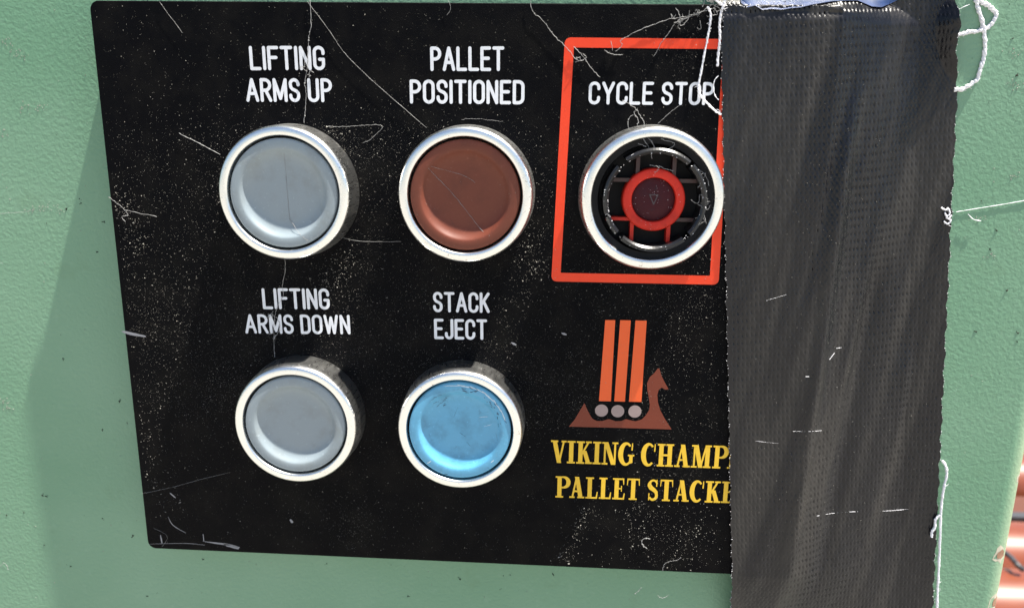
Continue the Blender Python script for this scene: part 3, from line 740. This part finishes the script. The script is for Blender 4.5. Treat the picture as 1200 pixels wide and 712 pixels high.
# wrinkle at the top edge with a small overlap end
H = H+seg_ridge(X, Z, at(968, 9), at(1013, 17), .06, .03, .3, .8)
V = np.stack([X, H, Z], -1).reshape(-1, 3)
idx = np.arange(NU*NV).reshape(NV, NU)
F = np.stack([idx[:-1, :-1], idx[1:, :-1], idx[1:, 1:], idx[:-1, 1:]], -1).reshape(-1, 4)
to = (12, DEEP, -3)
tape = mesh_obj('duct_tape', V, F.tolist(), TAPE, None, True, to)
tag(tape, 'wide strip of black duct tape stuck down over the right end of the control panel', 'duct tape')
def tape_at(u, v, lift=0.0):
    h = 0.0
    for _ in range(6):
        x, z = at(u, v, h); U = (x-org_t[0])*perp[0]+(z-org_t[1])*perp[1]
        h = float(tape_h(np.array([x]), np.array([z]), np.array([U]))[0])
    return x, h+lift, z
BLUEF = flat('blue_strip', (0.008, 0.032, 0.115), 0.5, 0.4, var=0.6, nscale=6).m  # blue strip laid over the top end of the tape
strip_edge = [(866, -8), (868, 4), (876, 9), (884, 7), (893, 12), (903, 11), (915, 12), (926, 10), (938, 9), (950, 6), (962, 4), (975, 2), (990, 1), (1004, 1), (1012, 4), (1021, 8), (1032, 9), (1042, 5), (1050, 1), (1060, -8)]
top = [tape_at(u, -8, .04) for u, v in strip_edge]; bot = [tape_at(u, v, .035) for u, v in strip_edge]
fv_, ff_ = [], []; ns = 7
for a_, b2 in zip(top, bot):
    for j in range(ns): fv_.append(tuple(a_[i]+(b2[i]-a_[i])*j/(ns-1)+(.012*math.sin(a_[0]*23+j*2.1) if i == 1 else 0) for i in range(3)))
for i in range(len(strip_edge)-1):
    for j in range(ns-1): ff_.append((i*ns+j, i*ns+j+1, (i+1)*ns+j+1, (i+1)*ns+j))
mesh_obj('top_strip', fv_, ff_, BLUEF, tape, True, to)['label'] = 'blue strip with an uneven lower edge at the top of the tape'
gp = []
for u0, u1, n_ in ((866, 895, 45), (898, 940, 25), (915, 935, 30)):
    for _ in range(n_):
        p = tape_at(rnd.uniform(u0, u1), rnd.uniform(-1, 9), .014); gp.append((p[0], p[1]+.03, p[2], rnd.uniform(.006, .02)))
grit('white_flakes', gp, THREAD, tape, to, 'white flakes on the blue strip')
# fibre ends along both edges
gp = []
for side in (0, NU-1):
    for i in range(30, NV, 1):
        p = V[i*NU+side]
        if p[2] < -11.5: break
        if (int(math.floor(vv[i]/PV*1.0)) != int(math.floor(vv[i-1]/PV*1.0))) or rnd.random() < .16:
            gp.append((p[0]+rnd.uniform(-.012, .012), p[1], p[2], rnd.uniform(.005, .014)))
grit('fibre_ends', gp, THREAD, tape, to, 'white fibre ends along the cut edges')
gp = []
for _ in range(1500):
    i = rnd.randrange(60, NV-150); j = rnd.randrange(6, NU-6); p = V[i*NU+j]
    band = math.exp(-((j/NU-.42)/.16)**2)
    if rnd.random() < .25+.75*band: gp.append((p[0], p[1], p[2], rnd.uniform(.004, .011)))
grit('dust', gp, DUST, tape, to, 'fine dust caught in the weave')

def line_on(fn, pts, r, name, mat, label, cat, group=None, k=5, wob=.0, lift=0.02, parent=None, smooth=True):
    P3 = np.array([fn(u, v) for u, v in pts]); P3 = smoothed(P3, k) if len(P3) > 1 else P3
    n = len(P3)
    if wob: P3 = P3+nr.normal(0, wob, P3.shape)*np.array([1, .3, 1])
    P3[:, 1] += lift
    org = tuple(P3[0]); rr = [r*rnd.uniform(.75, 1.2) for _ in range(n)]
    o = MB().tube(P3, rr, 6).build(name, mat, parent, smooth, org)
    if cat: tag(o, label, cat, group)
    return o
for pts, w in ((((957, 604), (975, 601), (1000, 599), (1040, 598), (1064, 596)), .012), (((929, 505), (940, 505), (952, 505), (963, 504)), .010), (((884, 516), (900, 518), (912, 519)), .006),
               (((898, 352), (908, 349), (922, 345)), .008), (((972, 421), (978, 413)), .018), (((980, 408), (986, 407)), .016), (((944, 441), (948, 441)), .02)):
    P3 = smoothed(np.array([tape_at(u, v, .004) for u, v in pts]), 5)
    MB().tube([(p[0]-0, p[1], p[2]) for p in P3], [w*rnd.uniform(.05, .5) for _ in P3], 5).build('scratch_thread', THREAD, tape, False, to)

# ------------------------------------------------------------------ loose threads
def on_cab(u, v): x, z = at(u, v, DEEP+.06); return x, DEEP+.028, z
def on_plate(u, v): x, z = at(u, v, .03); return x, .012, z
def on_tape(u, v): return tape_at(u, v, .01)
def thread(name, paths, r, label, cat, fn, mat=THREAD, wob=.004, lift=.02, strands=3, group=None):
    """a thing made of one or more twisted plies"""
    b_ = MB(); org = None
    for pts in paths:
        P3 = smoothed(np.array([fn(u, v) for u, v in pts]), 8); P3[:, 1] += lift
        if org is None: org = tuple(P3[0])
        n = len(P3); L = np.concatenate([[0], np.cumsum(np.linalg.norm(np.diff(P3, axis=0), axis=1))])
        for s_ in range(strands):
            ph = 2*math.pi*s_/strands; off = .36*r if strands > 1 else 0
            t = np.gradient(P3, axis=0); t /= np.linalg.norm(t, axis=1)[:, None]+1e-9
            a = np.cross(t, [0, 1, 0]); a /= np.linalg.norm(a, axis=1)[:, None]+1e-9; bb = np.cross(t, a)
            w = L/(r*7)*2*math.pi+ph
            Q = P3+off*(a*np.cos(w)[:, None]+bb*np.sin(w)[:, None])+nr.normal(0, wob*.3, P3.shape)
            ph2 = rnd.uniform(0, 6); env = [.78+.22*math.sin(i*.9+ph2)+.14*math.sin(i*2.3+ph2*2) for i in range(n)]
            b_.tube(Q, [r*(.80 if strands > 1 else 1)*rnd.uniform(.85, 1.15)*env[i] for i in range(n)], 6)
        if strands > 1:
            for _k in range(int(L[-1]*5)):
                i = rnd.randrange(1, n-1); p = P3[i]; a_ = rnd.uniform(0, 6.28); l_ = rnd.uniform(.03, .12)
                b_.tube([p, p+np.array([math.cos(a_)*l_*.5, .012, math.sin(a_)*l_*.5]), p+np.array([math.cos(a_+.5)*l_, .008, math.sin(a_+.5)*l_])], [.006, .005, .003], 4)
    o = b_.build(name, mat, None, True, org); tag(o, label, cat, group); return o
thread('thread_loop', [[(1143, -14), (1144, -4), (1147, 8), (1151, 22), (1153.5, 34), (1155.5, 50), (1154, 66), (1150, 80), (1146.5, 92), (1141, 97), (1135, 101), (1128, 104.5), (1119, 105)],
                       [(1146, -10), (1150, 1), (1157, 5), (1163.5, 10), (1168.5, 17), (1165, 25), (1160, 31), (1151, 35), (1143, 37), (1135, 37.5), (1129, 40), (1120, 40.5)]], .047,
       'thick white cotton thread looping over green paint at the top right of the tape', 'thread', on_cab, lift=.0)
thread('frayed_thread', [[(1104, 539), (1107.5, 545), (1109, 555), (1106, 568), (1104, 580), (1102.5, 596), (1101.5, 620), (1100.5, 645), (1099.5, 670), (1098, 700), (1097, 730)], [(1091, 628), (1092, 622), (1095, 616), (1096, 608), (1101, 602)]], .034,
       'frayed white thread hanging down the lower right edge of the tape', 'thread', on_cab, lift=.05)
thread('frayed_thread', [[(829, 8), (833, 18), (830, 40), (825, 66), (821, 88), (818.5, 100), (820, 110), (828, 120), (838, 130), (845, 134)]], .026,
       'pale thread running down across the last letters of cycle stop', 'thread', on_plate, strands=2)
thread('frayed_thread', [[(852, -4), (848, 6), (844.5, 16), (843, 30), (843.5, 44), (842, 60), (841, 78)], [(836, -3), (842, 3), (849, 8)]], .030,
       'white thread along the top left edge of the tape', 'thread', on_plate, strands=2)
thread('thread_end', [[(842, 89), (837.5, 94), (836, 103), (838, 112), (842, 117)]], .012, 'small white thread end curling out from the tape beside cycle stop', 'thread', on_plate, strands=1)
thread('thread_tuft', [[(1102, 243), (1107, 246), (1110, 244), (1112, 250), (1108, 254), (1113, 258), (1109, 262), (1105, 259)], [(1106, 249), (1110, 256), (1114, 252)]], .022,
       'little crumpled white tuft stuck at the middle of the right tape edge', 'tuft', on_tape, lift=.03, strands=2)
thread('fine_fibre', [[(1122, 248.5), (1150, 244), (1178, 239.5), (1215, 233)]], .009, 'single straight fibre pointing right across the green paint from the tape', 'fibre', on_cab, strands=1, wob=.001, lift=-.015)
thread('fine_fibre', [[(1105, 19), (1114, 15), (1123, 11), (1134, 6)]], .008, 'short fine fibre crossing the top right edge of the tape', 'fibre', on_cab, strands=1, lift=.1)
thread('fine_fibre', [[(1135, 251), (1141, 257), (1150, 259)]], .012, 'short curved pale fibre on the green paint right of the tape tuft', 'fibre', on_cab, strands=1)

# ------------------------------------------------------------------ cobwebs and dusty strands
def web(paths, label, r=.006, knots=(), fn=on_plate, lift=.02, wob=.006, fuzz=0):
    b_ = MB(); org = None
    for pts in paths:
        P3 = smoothed(np.array([fn(u, v) for u, v in pts]), 6)
        if org is None: org = tuple(P3[0])
        P3 = P3+nr.normal(0, wob, P3.shape)*np.array([1, .2, 1]); P3[:, 1] = np.maximum(P3[:, 1], .004)+lift
        b_.tube(P3, [r*rnd.uniform(.3, .75) for _ in P3], 4)
        for p in P3:
            if rnd.random() < .16:
                s = r*rnd.uniform(1.0, 1.8); b_.add([p+np.array(d)*s for d in ((1, 0, 0), (-1, 0, 0), (0, 1, 0), (0, 0, 1), (0, 0, -1))], [(0, 2, 3), (0, 4, 2), (1, 3, 2), (1, 2, 4)])
    for u, v, rad, n_ in knots:
        c0 = np.array(fn(u, v))
        for _ in range(max(2, int(n_*.55))):
            q0 = c0+np.array([rnd.gauss(0, rad), abs(rnd.gauss(0, .03)), rnd.gauss(0, rad)]); pts = [q0]
            for _k in range(4): pts.append(pts[-1]+np.array([rnd.gauss(0, rad*.7), rnd.gauss(0, .015), rnd.gauss(0, rad*.7)]))
            P3 = smoothed(pts, 4); P3[:, 1] = np.maximum(P3[:, 1], .005)+lift
            b_.tube(P3, [r*rnd.uniform(.3, .7) for _ in P3], 4)
    o = b_.build('cobweb', STRAND, None, False, org or tuple(c0)); tag(o, label, 'cobweb'); return o
CAPH = .66
def on_cap(u, v):
    h = CAPH
    for _ in range(4):
        x, z = at(u, v, h); r = min(math.hypot(x-bx, z-bz) for bx, bz in BTN.values()); h = cap_h(min(r, 1.12))+.004
    return x, h-.01, z
def on_stop(u, v): x, z = at(u, v, .72); return x, .70, z
web([[(363, -4), (364, 12), (364.5, 30), (362, 45), (361, 62), (360, 80), (357.5, 95), (358.5, 108), (358, 125), (356, 144)]], 'dusty cobweb strand hanging from the top edge down through lifting arms up', .012, knots=((359, 80, .05, 7), (361, 90, .04, 4)))
web([[(360, 2), (374, 20), (390, 42), (402, 60), (420, 79), (440, 98), (470, 124), (500, 150)]], 'fine cobweb strand slanting from the top edge down to the brown button', .006, wob=.002)
web([[(331, 166), (334, 190), (336, 216), (338, 240), (340, 256), (345, 266)], [(339, 256), (352, 275), (361, 282)]], 'faint cobweb strand across the cap of the upper grey button', .006, fn=on_cap, wob=.003, lift=.012)
web([[(334, 303), (334, 318), (331, 334), (332, 346), (327, 355), (324, 362), (322, 371)], [(322, 371), (321, 385), (321, 400), (322, 418)], [(318, 368), (324, 372), (328, 380), (326, 389), (321, 396)]], 'dusty cobweb strand running down through lifting arms down', .010, knots=((320, 368, .05, 7), (321, 394, .04, 5)))
web([[(210, 156), (217, 160), (230, 166), (243, 173), (258, 181)]], 'bright short strand left of the upper grey button', .011, wob=.002)
web([[(187, 2), (196, 15), (206, 28), (214, 39)]], 'faint slanting strand near the top left corner of the panel', .006, wob=.002)
web([[(384, 148), (402, 148.5), (420, 147), (440, 146), (448, 149), (440, 158), (432, 165), (425, 167)]], 'little hooked strand right of the upper grey button', .007)
web([[(128, 231), (137, 238), (145, 245), (150, 252), (143, 254), (147, 260)], [(146, 246), (160, 249), (184, 254)]], 'tangled strand on the left edge of the panel', .009)
web([[(398, 277), (412, 281), (432, 283), (470, 283)]], 'faint strand level with the bottom of the upper grey button', .005, wob=.002)
web([[(505, 195), (524, 200), (544, 206), (557, 214)]], 'faint short strand across the upper half of the brown button cap', .005, fn=on_cap, wob=.003, lift=.012)
web([[(502, 197), (512, 208), (524, 220), (538, 236), (552, 254), (565, 270), (574, 276)]], 'long faint strand slanting down across the brown button cap', .0065, fn=on_cap, wob=.003, lift=.012)
web([[(541, 140), (560, 139), (590, 143)]], 'faint level wisp just above the brown button', .004)
web([[(525, 0), (528, 10), (524, 18)]], 'short wisp at the top edge of the panel above the word pallet', .006)
web([[(621, -4), (624, 13), (634, 22), (645, 36), (652, 45), (660, 52), (669, 62), (674, 69), (682, 71), (687, 67), (683, 63)], [(672, 55), (680, 62), (686, 70), (693, 80), (703, 91)]], 'kinked cobweb strand at the top left corner of the red border', .010, knots=((679, 69, .04, 4),))
web([[(790, 21), (768, 28), (744, 38), (733, 44), (727, 48), (729, 53), (722, 60)], [(708, 59), (718, 64), (730, 64)], [(790, 28), (783, 40), (775, 50), (771, 58), (766, 66)], [(716, 48), (718, 60)], [(789, 22), (802, 20), (815, 16), (830, 12), (842, 7)], [(790, 27), (806, 21), (822, 14), (836, 3)], [(792, 10), (797, 20), (792, 28)]],
    'tangled cobweb hanging from the tape corner above cycle stop', .010, knots=((797, 23, .06, 8), (812, 15, .08, 9), (830, 8, .09, 14), (841, 5, .08, 10), (836, 16, .05, 5)))
web([[(730, 118), (741, 124), (747, 130), (751, 137), (755, 145), (753, 151)], [(737, 150), (736, 140), (743, 134), (748, 142), (744, 152)]], 'curl of cobweb between cycle stop and its button', .010, knots=((745, 130, .04, 7),))
web([[(771, 145), (785, 132), (797, 123)]], 'fine strand beneath the word stop', .006, wob=.002)
web([[(752, 160), (760, 172), (764, 186)], [(757, 158), (766, 170), (768, 180)], [(748, 168), (757, 172)], [(775, 163), (790, 168), (783, 176)], [(815, 196), (826, 205), (831, 218)], [(812, 200), (822, 201)], [(824, 220), (829, 236), (825, 250), (828, 262)], [(820, 240), (828, 246), (833, 240)], [(818, 252), (826, 258), (818, 264)], [(772, 194), (781, 198), (788, 200)]],
    'bright threads of cobweb over the open cycle stop button', .010, knots=((825, 235, .07, 10), (818, 258, .05, 6), (823, 206, .05, 5), (770, 196, .05, 3)), fn=on_stop)
web([[(776, 669), (778, 662), (783, 658), (792, 656), (798, 653)]], 'short hooked strand near the bottom edge of the panel', .009)
web([[(762, 631), (756, 630), (752, 634), (754, 639), (758, 642)]], 'tiny curled strand under the yellow words', .013)
web([[(190, 640), (196, 628), (180, 618)], [(165, 578), (200, 571), (240, 560), (270, 553)]], 'very fine strand low on the left of the panel', .004, wob=.002)
web([[(766, 676), (772, 679), (779, 675)], [(740, 675), (748, 667)]], 'tiny pale fibre just below the bottom edge of the panel', .009, fn=on_cab)
web([[(20, 652), (28, 640), (34, 648)]], 'small pale curl on the green paint at the lower left', .009, fn=on_cab)
web([[(0, 243), (18, 246), (45, 245), (62, 243)], [(0, 296), (16, 298), (30, 302)]], 'fine pale strands on the green paint left of the panel', .006, fn=on_cab)

# ------------------------------------------------------------------ roller conveyor behind the cabinet
rc_o = (60, -60, -110)
rc = empty('roller_conveyor', *rc_o)
tag(rc, 'rust red roller conveyor, sunlit and out of focus behind the right edge of the cabinet', 'conveyor')
RD, RP, RZ = 3.25, 7.2, -33.0
first = None
for k in range(15):
    hh = -26.6-k*RP
    if k == 3: continue                       # a cross beam sits here
    if first is None:
        b_ = MB(); v = []; f = []; nseg = 40
        prof = [(8.0, .9), (10, .9), (10, RD-.25), (10.25, RD), (84.75, RD), (85, RD-.25), (85, .9), (87, .9)]
        for x, r in prof:
            for j in range(nseg): a = 2*math.pi*j/nseg; v.append((x, hh+r*math.cos(a), RZ+r*math.sin(a)))
        for i in range(len(prof)-1):
            for j in range(nseg): a, b2 = i*nseg+j, i*nseg+(j+1) % nseg; f.append((a, b2, b2+nseg, a+nseg))
        first = b_.add(v, f).build('roller', ROLL, rc, True, rc_o); sharp(first, 40)
    else:
        o = first.copy(); col.objects.link(o); o.location = (0, k*RP*CM, 0)
STEEL = flat('dark_steel', (0.05, 0.05, 0.055), .5).m
for x0 in (6.0, 86.5):
    MB().box(x0, x0+2.0, -27-14*RP, -22, RZ-4.5, RZ+2.6).build('side_rail', STEEL, rc, False, rc_o)
MB().box(8.2, 86.3, -27-14*RP, -22, RZ-5.2, RZ-4.7).build('bounce_shield', STEEL, rc, False, rc_o)  # added pan that keeps ground bounce off the roller undersides
for x0 in (6.1, 86.6):
    for h0 in (-26, -122):
        MB().box(x0, x0+1.8, h0-2, h0+2, -110, RZ-4.5).build('leg', STEEL, rc, False, rc_o)
MB().box(8.05, 86.45, -50.6, -45.6, RZ-4.0, RZ+1.2).build('cross_beam', flat('brown_painted_steel', (0.10, 0.030, 0.014), .6).m, rc, False, rc_o)
MB().box(8.05, 86.45, -45.55, -44.6, RZ-4.0, RZ+2.2).build('dark_strip', STEEL, rc, False, rc_o)
def ray_z(u, v, z):
    d = np.array([(u-600)/CF, (v-356)/CF, 1.0]) @ CR; t = (z-CAM[2])/d[2]; P = CAM+t*d; return (P[0], -P[1], z)
P3 = smoothed([ray_z(1150, 636, -29.2), ray_z(1172, 644, -29.2), ray_z(1184, 652, -29.2), ray_z(1192, 661, -29.0), ray_z(1199, 667, -29.3)], 8)
tag(MB().tube(P3, .20, 8).build('cable', STEEL, None, True, tuple(P3[0])), 'short dark cable lying across the out of focus rollers', 'cable')
